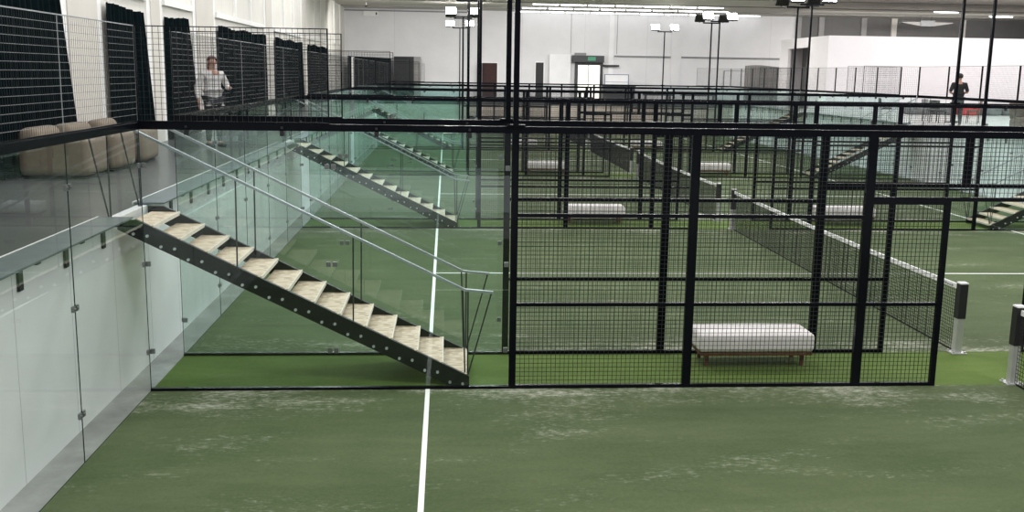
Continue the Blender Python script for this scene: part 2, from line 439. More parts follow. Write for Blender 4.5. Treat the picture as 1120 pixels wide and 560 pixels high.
def pane_mesh(w, h, mat):
    key = (round(w,3), round(h,3), mat.name)
    if key not in _panes:
        b = MB(); t = .004
        b.quad([(0,0,0),(w,0,0),(w,0,h),(0,0,h)], 0)
        b.quad([(0,-t,0),(0,t,0),(0,t,h),(0,-t,h)], 1); b.quad([(w,-t,0),(w,t,0),(w,t,h),(w,-t,h)], 1)
        b.quad([(0,-t,0),(w,-t,0),(w,t,0),(0,t,0)], 1); b.quad([(0,-t,h),(w,-t,h),(w,t,h),(0,t,h)], 1)
        _panes[key] = b.mesh('glass_pane', [mat, M['glass_edge']])
    return _panes[key]
def clamp_mesh():
    b = MB(); b.box(-.024, .024, -.013, .013, -.026, .026); b.tube((0,-.020,0), (0,.020,0), .010, 8)
    return b.mesh('clamp', M['clamp'])
CL = clamp_mesh()
def glass_panel(w, h, loc, rz, label, mat, clamps):
    t = empty('glass_panel', label, 'glass wall', loc, rz, 'toughened glass wall panels')
    link('glass_pane', pane_mesh(w-.006, h, mat), t, (.003, 0, 0))
    for x, z in clamps: link('clamp', CL, t, (x, 0, z))
    return t
def top_rail(x0, x1, y, label, z=FH):
    t = empty('top_rail', label, 'rail', (x0, y, z), 0, 'steel rails capping the glass')
    beam('rail', x1-x0, .05, .075, M['steel'], t, 0, -.075)
    for x in (.5, 1.5, 2.5, 3.5):
        if x < x1-x0: link('clip', CLIP, t, (x, 0, -.075))
    return t
_c = MB(); _c.box(-.022, .022, -.03, .03, -.055, .0); _c.tube((0,-.04,-.035), (0,.04,-.035), .010, 8); _c.box(-.012, .012, -.034, -.025, .02, .045)
CLIP = _c.mesh('clip', M['bracket'])
_b = MB(); _b.box(-.10, .10, -.05, .05, 0, .02); _b.box(-.03, .03, -.03, .03, .02, 3.0)
POLE = _b.mesh('pole', M['steel'])
CROSS = MB().box(-.42, .42, -.03, .03, -.03, .03).mesh('crossbar', M['steel'])
def lamp_meshes():
    b = MB(); b.box(-.24, .24, -.05, .05, -.19, .19); b.box(-.03, .03, -.02, .02, -.24, -.15)
    for i in range(6): b.box(-.20+.077*i, -.185+.077*i, .05, .09, -.16, .16)
    h = b.mesh('floodlight', M['lamp'])
    l = MB().box(-.225, .225, -.058, -.051, -.175, .175)
    return h, l.mesh('lens', M['led']), MB().box(-.225, .225, -.058, -.051, -.175, .175).mesh('lens', M['led_off'])
LH, LLON, LLOFF = lamp_meshes()
def light_mast(x, y, facing, label):
    t = empty('light_mast', label, 'floodlight mast', (x, y, FH), 0, 'floodlight masts on the fence lines')
    link('pole', POLE, t)
    c = link('crossbar', CROSS, t, (0, 0, 3.03))
    for sx in (-1, 1):
        f = link('floodlight', LH, t, (sx*.56, 0, 3.25))
        f.rotation_euler = (math.radians(-38 if facing < 0 else -38), 0, 0 if facing < 0 else math.pi)
        link('lens', LLON, f)

def fence_line(k, b):
    """fence k (0 = nearest), b=0 far side of a court, b=1 near side of the next court"""
    n = 2*k+b; y = k*PITCH + b*AL; L = LINE[n]
    where = 'of the ' + L
    for side in (0, 1):
        sd = 'left' if side == 0 else 'right'
        X = (lambda a: a) if side == 0 else (lambda a: XR-a)
        # glass corner, two panes, x 0..2 and 2..4
        for j in (0, 1):
            x0 = min(X(2*j), X(2*j+2))
            if in_view(x0, x0+2, y, y, 0, FH):
                wd = 1.955 if j == 1 else 2
                cl = [(c, z) for z in (.45, 1.43, 2.5) for c in (.035, wd-.035)]
                gx = x0 + (.045 if (j == 1 and side == 1) else 0)
                glass_panel(wd, FH-.08, (gx, y, 0), 0, 'green tinted glass pane, %s at the %s end %s' % (['outer', 'inner'][j], sd, where), M['glass'], cl)
        xa = min(X(0), X(4))
        if in_view(xa, xa+4, y, y, FH-.1, FH):
            top_rail(xa+.001, xa+4-.04, y, 'black clip rail capping the glass at %s end %s' % (sd, where))
            beam_o = empty('base_rail', 'low black rail under the glass at the %s end %s' % (sd, where), 'rail', (xa, y, 0), 0, 'base rails under the glass')
            beam('rail', 3.96, .05, .03, M['steel'], beam_o, 0 if side == 0 else .04, 0)
        x0 = min(X(0), X(2))
        if in_view(x0, x0+2, y, y, FH, MH):
            raised_mesh(2, (x0, y, FH), 0, 'square mesh panel above the glass at the %s end %s' % (sd, where), 'square')
        for j, xx in enumerate((4, 6)):
            x0 = min(X(xx), X(xx+2))
            if in_view(x0, x0+2, y, y, 0, FH):
                ws = [(.078, .10), (.10, .10)][j]
                ow = [(True, False), (True, True)][j]
                if side: ws = ws[::-1]; ow = [(True, True), (True, False)][j]
                fence_panel(2, (.0, .955, 1.965, FH), *ws, *ow, FH, FH, (x0, y, 0), 0,
                            'tall black mesh fence panel, %s from the %s glass %s' % (['first', 'second'][j], sd, where))
        hw = .05
        if side == 0 and in_view(8, 8.92, y, y, 0, 2.2):
            fence_panel(.92-hw, (.0, .955, 2.17), 0, .06, False, True, FH, 2.17, (8+hw, y, 0), 0, 'narrow black mesh panel left of the entrance %s' % where, top=.04)
        if side == 1 and in_view(XR-8.92, XR-8, y, y, 0, 2.2):
            fence_panel(.92-hw, (.0, .955, 2.17), .06, 0, True, False, 2.17, FH, (XR-8.92, y, 0), 0, 'narrow black mesh panel right of the entrance %s' % where, top=.04)
        w = XR/2-8-hw
        x0 = 8+hw if side == 0 else XR/2
        if in_view(x0, x0+w, y, y, 2.2, FH):
            header_panel(w, (x0, y, 0), 'short black mesh panel over the entrance, %s half, %s' % (sd, where))
    # side posts at the far right of the opening
    if in_view(15.75, 15.75, y, y, FH, 6.2, 200):
        light_mast(15.75, y, -1 if b == 0 else 1, 'black floodlight mast on the right half %s' % where)
    if in_view(4.0, 4.0, y, y, FH, 6.2, 200):
        light_mast(4.0, y, -1 if b == 0 else 1, 'black floodlight mast on the left half %s' % where)
for n in range(9): fence_line(n//2, n % 2)

# end walls of the courts
CT = ['nearest court', 'second court', 'third court', 'fourth court', 'farthest court']
for i in range(5):
    y0 = -CW+i*PITCH
    for side in (0, 1):
        x = 0 if side == 0 else XR
        sd = 'left' if side == 0 else 'right'
        for j in range(5):
            ya = y0+2*j
            o = ORD[4-j] if i == 0 else ORD[j]
            frm = 'far' if i == 0 else 'near'
            if in_view(x, x, ya, ya+2, 0, FH) and ya > -8.5:
                cl = [(c, z) for z in (.45, 1.43, 2.5) for c in (.035, 1.965)]
                glass_panel(2, FH-.08, (x, ya, 0), math.pi/2, '%s glass pane from the %s corner in the %s end wall of %s' % (o, frm, sd, CT[i]), M['glass_clear'], cl)
            if in_view(x, x, ya, ya+2, FH, MH) and ya > -8.5:
                raised_mesh(2, (x, ya, FH), math.pi/2, '%s mesh panel from the %s corner above the %s end wall of %s' % (o, frm, sd, CT[i]), 'grey' if side == 0 else 'posts', post=(j == 0))
        ya = max(y0, -8)
        if in_view(x, x, ya, y0+10, FH-.1, FH):
            t = empty('top_rail', 'long steel rail capping the %s end glass of the %s' % (sd, CT[i]), 'rail', (x, ya, FH), math.pi/2, 'steel rails capping the glass')
            beam('rail', y0+10-ya-.06, .05, .075, M['steel'], t, .03, -.075)

# ------------------------------------------------------------------ nets
def net(i):
    y0 = -CW+i*PITCH; x = 9.93
    t = empty('padel_net', 'black padel net with white top tape across the %s' % CT[i], 'net', (x, y0, 0), 0, 'padel nets across the courts')
    b = MB(); L = CW-.02; n = round(L/.045); r = .0034
    def top(s): return .90-.035*(1-abs(2*s/L-1)**2)
    for q in range(n+1):
        y = .01+L*q/n; h = top(L*q/n)
        b.quad([(-.001, y-r, .01), (-.001, y+r, .01), (-.001, y+r, h), (-.001, y-r, h)])
        b.quad([(-r, y, .01), (r, y, .01), (r, y, h), (-r, y, h)])
    for j in range(20):
        for q in range(10):
            a, c = L*q/10, L*(q+1)/10
            za, zc = .01+(top(a)-.01)*j/20, .01+(top(c)-.01)*j/20
            w = r*(4 if j == 0 else 1)
            b.quad([(0, .01+a, za-w), (0, .01+c, zc-w), (0, .01+c, zc+w), (0, .01+a, za+w)])
    b.build('netting', M['net'], t)
    b = MB()
    for q in range(20):
        a, c = L*q/20, L*(q+1)/20
        for sx in (-.012, .012):
            b.quad([(sx, .01+a, top(a)-.062), (sx, .01+c, top(c)-.062), (sx, .01+c, top(c)), (sx, .01+a, top(a))])
        b.quad([(-.012, .01+a, top(a)), (.012, .01+a, top(a)), (.012, .01+c, top(c)), (-.012, .01+c, top(c))])
    tp = b.build('tape', M['tape'], t)
    if i == 1:
        b = MB()
        for q in range(7):
            b.box(-.0145, -.0125, .16+.055*q, .16+.055*q+.04, .845, .845+(.02 if q % 3 else .028))
        b.build('printed_mark', M['mark'], tp)
    for s in (0, 1):
        y = -.05 if s == 0 else CW+.05
        p = MB(); p.box(-.045, .045, y-.045, y+.045, .015, .94)
        po = p.build('net_post', M['alu'], t)
        MB().box(-.052, .052, y-.052, y+.052, .47, .925).build('pad', M['pad'], po)
        MB().box(-.052, .052, y-.052, y+.052, .926, .945).build('post_cap', M['tape'], po)
        b = MB(); b.box(-.10, .10, y-.09, y+.09, 0, .015)
        for sx in (-.075, .075):
            for sy in (-.065, .065): b.tube((sx, y+sy, .015), (sx, y+sy, .035), .014, 8)
        b.build('base_plate', M['alu'], po)
for i in range(5): net(i)

# ------------------------------------------------------------------ staircases
NX1, NZ1, NX13, NZ13 = .06, 1.83, 3.50, .13
def stair_meshes():
    me = {}
    sl = (NZ1-NZ13)/(NX13-NX1)
    def top(x): return NZ1-.022-sl*(x-NX1)
    prof = [(-.31, top(-.31)-.0), (3.52, top(3.52)), (3.52, 0), (3.30, 0), (-.31, top(-.31)-.20)]
    prof = [(-.31, 1.895), (-.12, 1.895)] + prof[1:]
    me['stringer'] = MB().prism(prof, -.006, .006).mesh('stringer', M['stringer'])
    fl = MB(); fl.bar((-.12, 0, top(-.12)), (3.52, 0, top(3.52)), .05, .01); fl.bar((-.31, 0, prof[-1][1]), (3.30, 0, .004), .05, .01)
    me['flange'] = fl.mesh('flange', M['stringer'])
    tr = MB(); tr.box(-.325, -.0, -.018, 1.048, -.035, 0)
    me['tread'] = tr.mesh('tread', M['osb'])
    ng = MB(); ng.box(0, .012, -.018, 1.048, -.04, .002)
    me['nosing'] = ng.mesh('nosing', M['edgewood'])
    bo = MB(); bo.tube((0, -.02, 0), (0, 0, 0), .016, 8)
    me['bolt'] = bo.mesh('bolt', M['bolt'])
    # handrail polyline
    def rail(x): return 2.817-.4918*x
    pts = [(-.60, 2.86), (-.13, 2.885), (3.46, rail(3.46)), (3.78, 1.085)]
    hb = MB()
    for a, c in zip(pts, pts[1:]): hb.bar((a[0], 0, a[1]), (c[0], 0, c[1]), .045, .026)
    me['handrail'] = hb.mesh('handrail', M['galv'])
    me['bal'] = []
    for x0, z0, x1, z1 in ((.965, rail(.965), .955, top(.955)), (2.225, rail(2.225), 2.215, top(2.215)), (3.44, rail(3.44), 3.47, .15),
                           (3.50, 1.10, 3.50, .14), (3.765, 1.085, 3.505, .12), (-.372, 2.872, -.372, 1.90), (-.575, 2.862, -.39, 1.90)):
        me['bal'].append(MB().tube((x0, 0, z0), (x1, 0, z1), .009, 6).mesh('baluster', M['rod']))
    return me
ST = stair_meshes()
def staircase(k, side):
    sd = 'left' if side == 0 else 'right'
    x = 0 if side == 0 else XR
    y = k*PITCH + .12
    nm = ['nearest alley', 'second alley', 'third alley', 'fourth alley'][k]
    t = empty('staircase', 'steel staircase with board treads from the %s terrace into the %s' % (sd, nm), 'stairs', (x, y, 0), 0, 'staircases from the terraces into the alleys')
    if side == 1: t.rotation_euler.z = math.pi; t.location.y = y+1.09
    detail = k < 3
    for j, yy in enumerate((0.0, 1.09)):
        s = link('stringer', ST['stringer'], t, (0, yy, 0))
        link('flange', ST['flange'], s, (0, .018 if j == 0 else -.018, 0))
        outer = (j == 0) == (side == 0)
        if detail and outer:
            for i in range(13):
                bx = NX1+(NX13-NX1)*i/12; bz = NZ1+(NZ13-NZ1)*i/12-.09
                for dx in (-.20, -.055):
                    if bx+dx < -.28: continue
                    zz = bz-.022+(.022 if dx < -.1 else 0)
                    bo = link('bolt', ST['bolt'], s, (bx+dx, -.006 if j == 0 else .006, zz))
                    if j == 1: bo.rotation_euler.z = math.pi
    for i in range(13):
        tx = NX1+(NX13-NX1)*i/12; tz = NZ1+(NZ13-NZ1)*i/12
        tr = link('tread', ST['tread'], t, (tx, .03, tz))
        if detail: link('nosing', ST['nosing'], tr)
    for yy in (0.0, 1.03):
        h = link('handrail', ST['handrail'], t, (0, yy, 0))
        for bm_ in ST['bal']: link('baluster', bm_, h)
for k in range(4): staircase(k, 0)
for k in (1, 2, 3): staircase(k, 1)

# ------------------------------------------------------------------ ledges along the terrace edge
def ledge(i, side):
    y0 = -7.0 if i == 0 else -CW+i*PITCH-.10
    y1 = .09 if i == 0 else i*PITCH+.0
    sd = 'left' if side == 0 else 'right'
    s = 1 if side == 0 else -1; ox = 0 if side == 0 else XR
    t = empty('ledge', 'grey metal ledge on brackets along %s terrace edge beside the %s' % (sd, CT[i]), 'ledge', (ox, y0, TZ), 0, 'ledges along the terrace edges')
    L = y1-y0
    a, b_ = sorted((s*-.49, s*-.13))
    MB().box(a, b_, 0, L, .012, .03).build('plate', M['plate'], t)
    a, b_ = sorted((s*-.505, s*-.49))
    MB().box(a, b_, 0, L, .0, .035).build('edge_trim', M['trimw'], t)
    n = int(L/1.0)
    bm_ = MB(); a, b_ = sorted((s*-.325, s*-.15)); bm_.box(a, b_, -.04, .04, -.012, .012)
    a, b_ = sorted((s*-.328, s*-.305)); bm_.box(a, b_, -.04, .04, -.24, .012)
    me = bm_.mesh('bracket', M['bracket'])
    for j in range(n):
        yy = L-.4-j*1.0 if i == 0 else .95+j*1.0
        if 0 < yy < L: link('bracket', me, t, (0, yy, 0))
for i in range(5): ledge(i, 0)
for i in (2, 3, 4): ledge(i, 1)

# ------------------------------------------------------------------ benches
CUSH = rbox(1.45, .56, .235, .055, M['cushion'], 'cushion', 5, .012)
SEATF = MB().box(-.70, .70, -.26, .26, .0, .04).mesh('seat_frame', M['wood'])
LEG = MB().prism([(-.018, 0), (.018, 0), (.024, .15), (-.024, .15)], -.02, .02).mesh('leg', M['wood'])
def bench(x, y, label):
    t = empty('bench', label, 'bench', (x, y, 0), 0, 'low white cushioned benches in the alleys')
    link('cushion', CUSH, t, (0, 0, .19)); link('seat_frame', SEATF, t, (0, 0, .15))
    for sx in (-.6, .6):
        for sy in (-.18, .18): link('leg', LEG, t, (sx, sy, 0))
bench(7.06, .98, 'low bench with white cushion in the nearest alley behind the front mesh fence')
bench(6.80, PITCH+.98, 'low white bench in the second alley, left of the net')
bench(12.95, PITCH+.98, 'low white bench in the second alley, right of the net')
bench(6.80, 2*PITCH+.98, 'low white bench in the third alley, left of the net')
bench(12.75, 2*PITCH+.98, 'low white bench in the third alley, right of the net')
bench(6.80, 3*PITCH+.98, 'low white bench in the fourth alley, left of the net')
bench(12.75, 3*PITCH+.98, 'low white bench in the fourth alley, right of the net')

# ------------------------------------------------------------------ left terrace: curtains, armchairs, person
def curtain(y0, y1, label, flare=.2, x=XL+.085):
    L = y1-y0; n = int(L/.03); b = MB(); z0, z1 = TZ+.02, 4.68
    rnd = random.Random(int(y0*10)+99); ph = rnd.random()*6
    rows = []
    for i in range(n+1):
        s = i/n*L
        d = .036*math.sin(s*2*math.pi/.22+ph+.8*math.sin(s*1.7))+.014*math.sin(s*2*math.pi/.61+ph)
        zt = z1+.03*math.sin(s*2.1+ph)-.02*abs(math.sin(s*math.pi/.5))
        f = flare*max(0, 1-(L-s)/1.6)
        rows.append((d, y0+s, y0+s+f, zt))
    for (d0, a, a2, t0), (d1, c, c2, t1) in zip(rows, rows[1:]):
        b.quad([(x+d0*1.1, a2, z0), (x+d1*1.1, c2, z0), (x+d1*.9, c, t1), (x+d0*.9, a, t0)])
    o = link('curtain', smooth(b.mesh('curtain', M['curtain'])))
    tag(o, label, 'curtain', 'dark curtains along the left wall')
cl_lab = ['dark green floor-length curtain nearest the camera, behind the armchairs',
          'dark green curtain just right of the first pale pilaster on left wall', 'dark curtain on the left wall just left of the person in white',
          'wide dark curtain on the left wall just right of the person in white', 'fifth dark curtain from the front along the left wall', 'sixth and last dark curtain from the front along the left wall']
for (y0, y1), lab, (cut, fl) in zip(BAY, cl_lab, ((.1, .6), (.32, .6), (.65, .85), (.0, .1), (.2, .3), (.1, .2))): curtain(y0, y1-cut, lab, fl)

SEAT = rbox(1.0, .95, .60, .12, M['beige'], 'seat_body', 7, .015)
BACK = rbox(.30, .93, .71, .12, M['beige'], 'backrest', 6)
FOOT = MB().box(-.43, .43, -.40, .40, 0, .03).mesh('plinth', M['black'])
def armchair(x, y, label, rz=0):
    t = empty('armchair', label, 'armchair', (x, y, TZ), rz, 'beige armchairs on the left terrace')
    link('plinth', FOOT, t); link('seat_body', SEAT, t, (0, 0, .03)); link('backrest', BACK, t, (-.34, 0, .03))
armchair(-2.44, 4.35, 'beige upholstered armchair on the left terrace, nearest of three', .0)
armchair(-2.38, 5.45, 'beige upholstered armchair on the left terrace, middle of three', -.04)
armchair(-2.36, 6.75, 'beige upholstered armchair on the left terrace, farthest of three', .04)

# people ------------------------------------------------------------------
def skin_body(name, joints, edges, mat, parent, root=0, sub=2):
    me = bpy.data.meshes.new(name); me.from_pydata([j[:3] for j in joints], edges, [])
    me.materials.append(mat)
    o = bpy.data.objects.new(name, me); COL.objects.link(o); o.parent = parent
    m = o.modifiers.new('Skin', 'SKIN'); m.use_smooth_shade = True
    for i, j in enumerate(joints):
        sv = me.skin_vertices[0].data[i]; rx = j[3]; ry = j[4] if len(j) > 4 else j[3]
        sv.radius = (rx, ry); sv.use_root = (i == root)
    sb = o.modifiers.new('Sub', 'SUBSURF'); sb.levels = sub; sb.render_levels = sub
    return o
def ellipsoid(name, c, r, mat, parent, seg=20, rings=14, cut=None):
    bm = bmesh.new(); bmesh.ops.create_uvsphere(bm, u_segments=seg, v_segments=rings, radius=1)
    for v in bm.verts: v.co = Vector((c[0]+v.co.x*r[0], c[1]+v.co.y*r[1], c[2]+v.co.z*r[2]))
    if cut: bmesh.ops.delete(bm, geom=[v for v in bm.verts if cut(v.co)], context='VERTS')
    me = bpy.data.meshes.new(name); bm.to_mesh(me); bm.free(); me.materials.append(mat); smooth(me)
    return link(name, me, parent)
def person(label, loc, rz, H, top, hairm, arms, long_hair=False, legs=M['trousers']):
    """figure facing local -y; arms = two lists (elbow, wrist, finger direction) for the left (+x) and right (-x) arm"""
    k = H/1.75
    t = empty('person', label, 'person', loc, rz)
    def S_(p): return tuple(c*k for c in p)
    # one continuous body: pelvis, spine, neck, head, legs, arms, hands with fingers
    J = []; E = []
    def add(p, rx, ry=None, par=None):
        J.append((*S_(p), rx*k, (ry or rx)*k)); i = len(J)-1
        if par is not None: E.append((par, i))
        return i
    pel = add((0,0,.95), .155, .115); wst = add((0,.0,1.10), .135, .10, pel); che = add((0,.01,1.28), .165, .115, wst)
    sh = add((0,.015,1.41), .12, .085, che); nk = add((0,.005,1.49), .055, .055, sh)
    jaw = add((0,-.012,1.565), .062, .068, nk); head = add((0,-.005,1.645), .078, .092, jaw); crown = add((0,.005,1.705), .062, .075, head)
    for s in (-1, 1):
        hip = add((s*.095,0,.90), .095, .10, pel); kn = add((s*.105,-.01,.50), .062, None, hip); cf = add((s*.107,.015,.33), .056, None, kn)
        an = add((s*.11,.02,.09), .040, None, cf); toe = add((s*.125,-.13,.035), .036, None, an)
    for s, (el, wr, fd) in zip((1, -1), arms):
        so = add((s*.185,.015,1.40), .062, None, sh)
        e = add(el, .044, None, so); w = add(wr, .028, None, e)
        fdv = Vector(fd).normalized(); side = fdv.cross(Vector((0,0,1))).normalized() if abs(fdv.z) < .9 else Vector((0,1,0))
        pm = Vector(wr)+fdv*.055; palm = add(tuple(pm), .030, .018, w)
        for q in range(4):
            off = side*((q-1.5)*.019); ln = (.068, .078, .072, .055)[q]
            a = add(tuple(pm+fdv*.035+off), .0095, None, palm)
            m1 = add(tuple(pm+fdv*(.035+ln*.55)+off+Vector((0,-.004,-.008))), .0085, None, a)
            add(tuple(pm+fdv*(.035+ln)+off+Vector((0,-.010,-.028))), .0075, None, m1)
        th = add(tuple(Vector(wr)+fdv*.035+side*-.034), .011, None, w); add(tuple(Vector(wr)+fdv*.075+side*-.052), .009, None, th)
    skin_body('body', J, E, M['skin'], t)
    # face
    for s in (-1, 1):
        ellipsoid('eye', S_((s*.031, -.088, 1.642)), S_((.011,.008,.008)), M['eye'], t, 10, 8)
        ellipsoid('ear', S_((s*.080, .005, 1.63)), S_((.010,.022,.032)), M['skin'], t, 10, 8)
    ellipsoid('nose', S_((0, -.104, 1.612)), S_((.013,.020,.024)), M['skin'], t, 10, 8)
    ellipsoid('mouth', S_((0, -.085, 1.570)), S_((.024,.008,.007)), M['lip'], t, 10, 8)
    zc = 1.665
    ellipsoid('hair', S_((0, .014, zc)), S_((.092,.106,.096)), hairm, t, cut=lambda c: (c.y < -.035*k and c.z < 1.69*k) or c.z < (1.60)*k)
    if long_hair: ellipsoid('hair', S_((0, .075, 1.55)), S_((.075,.045,.15)), hairm, t)
    # clothing grown on the same joints, a little fatter
    g = .016*k
    def cloth(name, idx, mat):
        mp = {v: i for i, v in enumerate(idx)}
        js = [(*J[v][:3], J[v][3]+g, J[v][4]+g) for v in idx]; es = [(mp[a], mp[b]) for a, b in E if a in mp and b in mp]
        js.append((0, 0, .87*k, .178*k, .135*k)); es.append((mp[pel], len(js)-1))
        js.append((0, .012*k, 1.462*k, .072*k, .07*k)); es.append((mp[sh], len(js)-1))
        skin_body(name, js, es, mat, t)
    armi = []
    na = len(arms); base = 8+10
    per = 3+1+12+2
    for q in range(2):
        b0 = base+q*per; armi += [b0, b0+1]
        if top[1]: armi += [b0+2]
    J2 = list(J)
    cloth('top', [pel, wst, che, sh]+armi, top[0])
    tro = [0]
    for q in range(2): tro += [8+q*5, 8+q*5+1, 8+q*5+2, 8+q*5+3]
    mp = {v: i for i, v in enumerate(tro)}
    skin_body('trousers', [(*J[v][:3], J[v][3]+g*.8, J[v][4]+g*.8) for v in tro], [(mp[a], mp[b]) for a, b in E if a in mp and b in mp], legs, t)
    for s in (-1, 1):
        me = rbox(.10*k, .28*k, .085*k, .035*k, M['shoe'], 'shoe', 4)
        link('shoe', me, t, S_((s*.12, -.055, 0)))
    return t
person('person in white jacket with reddish hair on left terrace, arms bent, behind the mesh', (-1.60, 10.2, TZ), math.radians(35), 1.88,
       (M['jacket'], True), M['hair'],
       (((.30,.0,1.15), (.24,-.22,1.14), (-.4,-.8,.1)), ((-.31,.02,1.14), (-.33,-.10,.92), (-.1,-.35,-.9))), long_hair=True)
person('person in black short sleeved shirt standing on right terrace with forearms raised', (20.85, 22.0, TZ), math.radians(165), 1.84,
       (M['shirt'], False), M['hair_dark'],
       (((.27,.03,1.14), (.14,-.20,1.10), (-.6,-.7,.1)), ((-.27,.03,1.14), (-.10,-.21,1.12), (.6,-.7,.1))))

# ------------------------------------------------------------------ right terrace
BX0, BY0, BY1, BZ = 21.3, 35.0, 41.7, 5.5
b = MB()
DY0, DY1, DZ = 37.4, 40.4, 5.0
b.box(BX0, 40, BY0, BY0+.15, TZ, BZ); b.box(BX0, 40, BY1-.15, BY1, TZ, BZ); b.box(39.85, 40, BY0+.15, BY1-.15, TZ, BZ)
b.box(BX0, BX0+.15, BY0+.15, DY0, TZ, BZ); b.box(BX0, BX0+.15, DY1, BY1-.15, TZ, BZ); b.box(BX0, BX0+.15, DY0, DY1, DZ, BZ)
b.box(BX0+.15, 39.85, BY0+.15, BY1-.15, BZ-.15, BZ-.002)
t = empty('cabin', 'white plasterboard cabin with a wide side opening on the right terrace', 'cabin', (0,0,0))
b.build('walls', M['boxw'], t)
MB().box(BX0+1.2, BX0+1.25, BY0+.16, BY1-.16, TZ, BZ-.16).build('inner_partition', M['greydoor'], t)
MB().box(BX0-.02, BX0+.02, DY0-.10, DY0, TZ, DZ).build('door_jamb', M['trimw'], t)
# low white structure at the far right edge
t = empty('low_partition', 'low white partition right of the white cabin', 'partition', (30.4, 28.0, TZ))
MB().box(0, 3, 0, .2, 0, 2.9).build('panel', M['boxw'], t); MB().box(-.25, 3, -.05, .25, 2.1, 2.22).build('shelf', M['trimw'], t)

def cafe_table(x, y, label):
    t = empty('cafe_table', label, 'table', (x, y, TZ))
    MB().tube((0,0,.72), (0,0,.75), .45, 24).build('table_top', M['white'], t)
    MB().tube((0,0,.02), (0,0,.72), .03, 10).build('pedestal', M['rod'], t)
    MB().tube((0,0,0), (0,0,.02), .24, 20).build('base', M['rod'], t)
def cafe_chair(x, y, rz, label, cm):
    t = empty('cafe_chair', label, 'chair', (x, y, TZ), rz, 'chairs on the right terrace')
    link('seat', rbox(.46, .44, .07, .03, cm, 'seat'), t, (0, 0, .42))
    me = rbox(.46, .06, .34, .03, cm, 'backrest'); o = link('backrest', me, t, (0, .21, .52)); o.rotation_euler.x = -.12
    for sx in (-.2, .2):
        for sy in (-.18, .18):
            top = .42
            MB().tube((sx*1.08, sy*1.08, 0), (sx, sy, top), .014, 8).build('leg', M['rod'], t)
cafe_table(22.8, 26.0, 'round white cafe table between chairs on the right terrace')
cafe_chair(22.2, 26.5, .6, 'dark chair behind the white cafe table on right terrace', M['greyfab'])
cafe_chair(23.4, 25.5, -2.2, 'brown chair right of the white cafe table on right terrace', M['brown'])
cafe_chair(21.9, 25.3, 2.0, 'black chair left of the white cafe table on right terrace', M['dark'])
cafe_chair(20.9, 27.6, 1.3, 'black chair near the terrace edge on right terrace', M['black'])
for j, x in enumerate((25.2, 26.5, 28.6, 29.8, 31.0, 32.2)):
    me = rbox(1.0, .9, .46 if j % 2 else .40, .12, M['greyfab'], 'floor_pouf', 5, .03)
    o = link('floor_pouf', me, None, (x, 33.9 if j % 2 else 33.6, TZ))
    tag(o, 'grey slumped floor pouf, %s from the left in front of the white cabin' % ORD[j], 'pouf', 'grey poufs in front of the cabin')
o = link('red_pouf', rbox(.86, .8, .52, .12, M['red'], 'red_pouf', 5, .03), None, (27.55, 33.4, TZ)); tag(o, 'red square pouf between grey poufs before the white cabin', 'pouf')
t = empty('lounge_chair', 'brown slouching lounge chair near the far right of terrace', 'chair', (22.75, 20.9, TZ))
link('seat_body', rbox(.9, .8, .40, .12, M['brown'], 'seat_body', 5, .02), t)
o = link('backrest', rbox(.85, .22, .62, .09, M['brown'], 'backrest', 5), t, (0, .30, .32)); o.rotation_euler.x = -.3

# ------------------------------------------------------------------ far end of the hall
def door_at(n, x0, x1, z1, mat, label_frame=True):
    o = struct(MB().box(x0, x1, YF-.05, YF-.002, TZ, z1).build('door_%d' % n, mat))
    b = MB(); w = .07
    b.box(x0-w, x0, YF-.07, YF-.002, TZ, z1+w); b.box(x1, x1+w, YF-.07, YF-.002, TZ, z1+w); b.box(x0, x1, YF-.07, YF-.002, z1, z1+w)
    b.build('door_frame', M['trimw'], o); return o
d1 = door_at(1, 5.5, 6.45, 4.12, M['brick'])
d2 = door_at(2, 8.9, 9.4, 4.2, M['black'])
# open grey door leaf beside the brick doorway
t = empty('door_leaf', 'dark grey open door leaf beside the dark brick doorway on the far wall', 'door', (5.2, YF-.3, TZ))
MB().box(0, .28, -.03, .03, 0, 2.2).build('leaf', M['dark'], t); MB().box(.2, .24, -.07, -.03, 1.0, 1.12).build('handle', M['galv'], t)
# automatic glazed entrance
o = struct(MB().box(11.55, 13.0, YF-.06, YF-.03, TZ, 4.08).build('door_3', M['day']))
b = MB()
b.box(11.40, 11.60, YF-.16, YF-.002, TZ, 4.10); b.box(13.0, 13.18, YF-.16, YF-.002, TZ, 4.10); b.box(12.25, 12.30, YF-.10, YF-.06, TZ, 4.08)
b.box(11.40, 13.18, YF-.20, YF-.002, 4.08, 4.26)
b.build('door_frame', M['dark'], o)
t = empty('door_operator', 'dark door operator box with green exit sign above the glazed entrance', 'door operator', (11.2, YF-.5, 4.26))
MB().box(0, 2.0, 0, .48, 0, .42).build('housing', M['dark'], t); MB().box(.15, .85, .05, .4, .42, .58).build('sensor_box', M['trimg'], t)
MB().box(.95, 1.45, -.02, 0, .10, .34).build('exit_sign', M['exit'], t)
o = MB().box(9.75, 11.1, YF-.25, YF-.15, TZ, 4.74).build('partition', M['white']); tag(o, 'tall white partition panel left of the glazed entrance', 'partition')
o = MB().box(13.2, 14.2, YF-.3, YF-.003, 4.02, 4.12).build('wall_shelf', M['black']); tag(o, 'small black wall shelf right of the glazed entrance', 'shelf')
t = empty('reception_desk', 'charcoal reception desk right of the glazed entrance', 'desk', (12.9, 49.3, TZ))
MB().box(0, 2.0, 0, .6, 0, .90).build('front_panel', M['dark'], t); MB().box(-.05, 2.05, -.08, .65, .90, .95).build('worktop', M['black'], t)
t = empty('display_board', 'white display board in a thin blue grey frame behind reception desk', 'board', (13.2, 50.4, TZ))
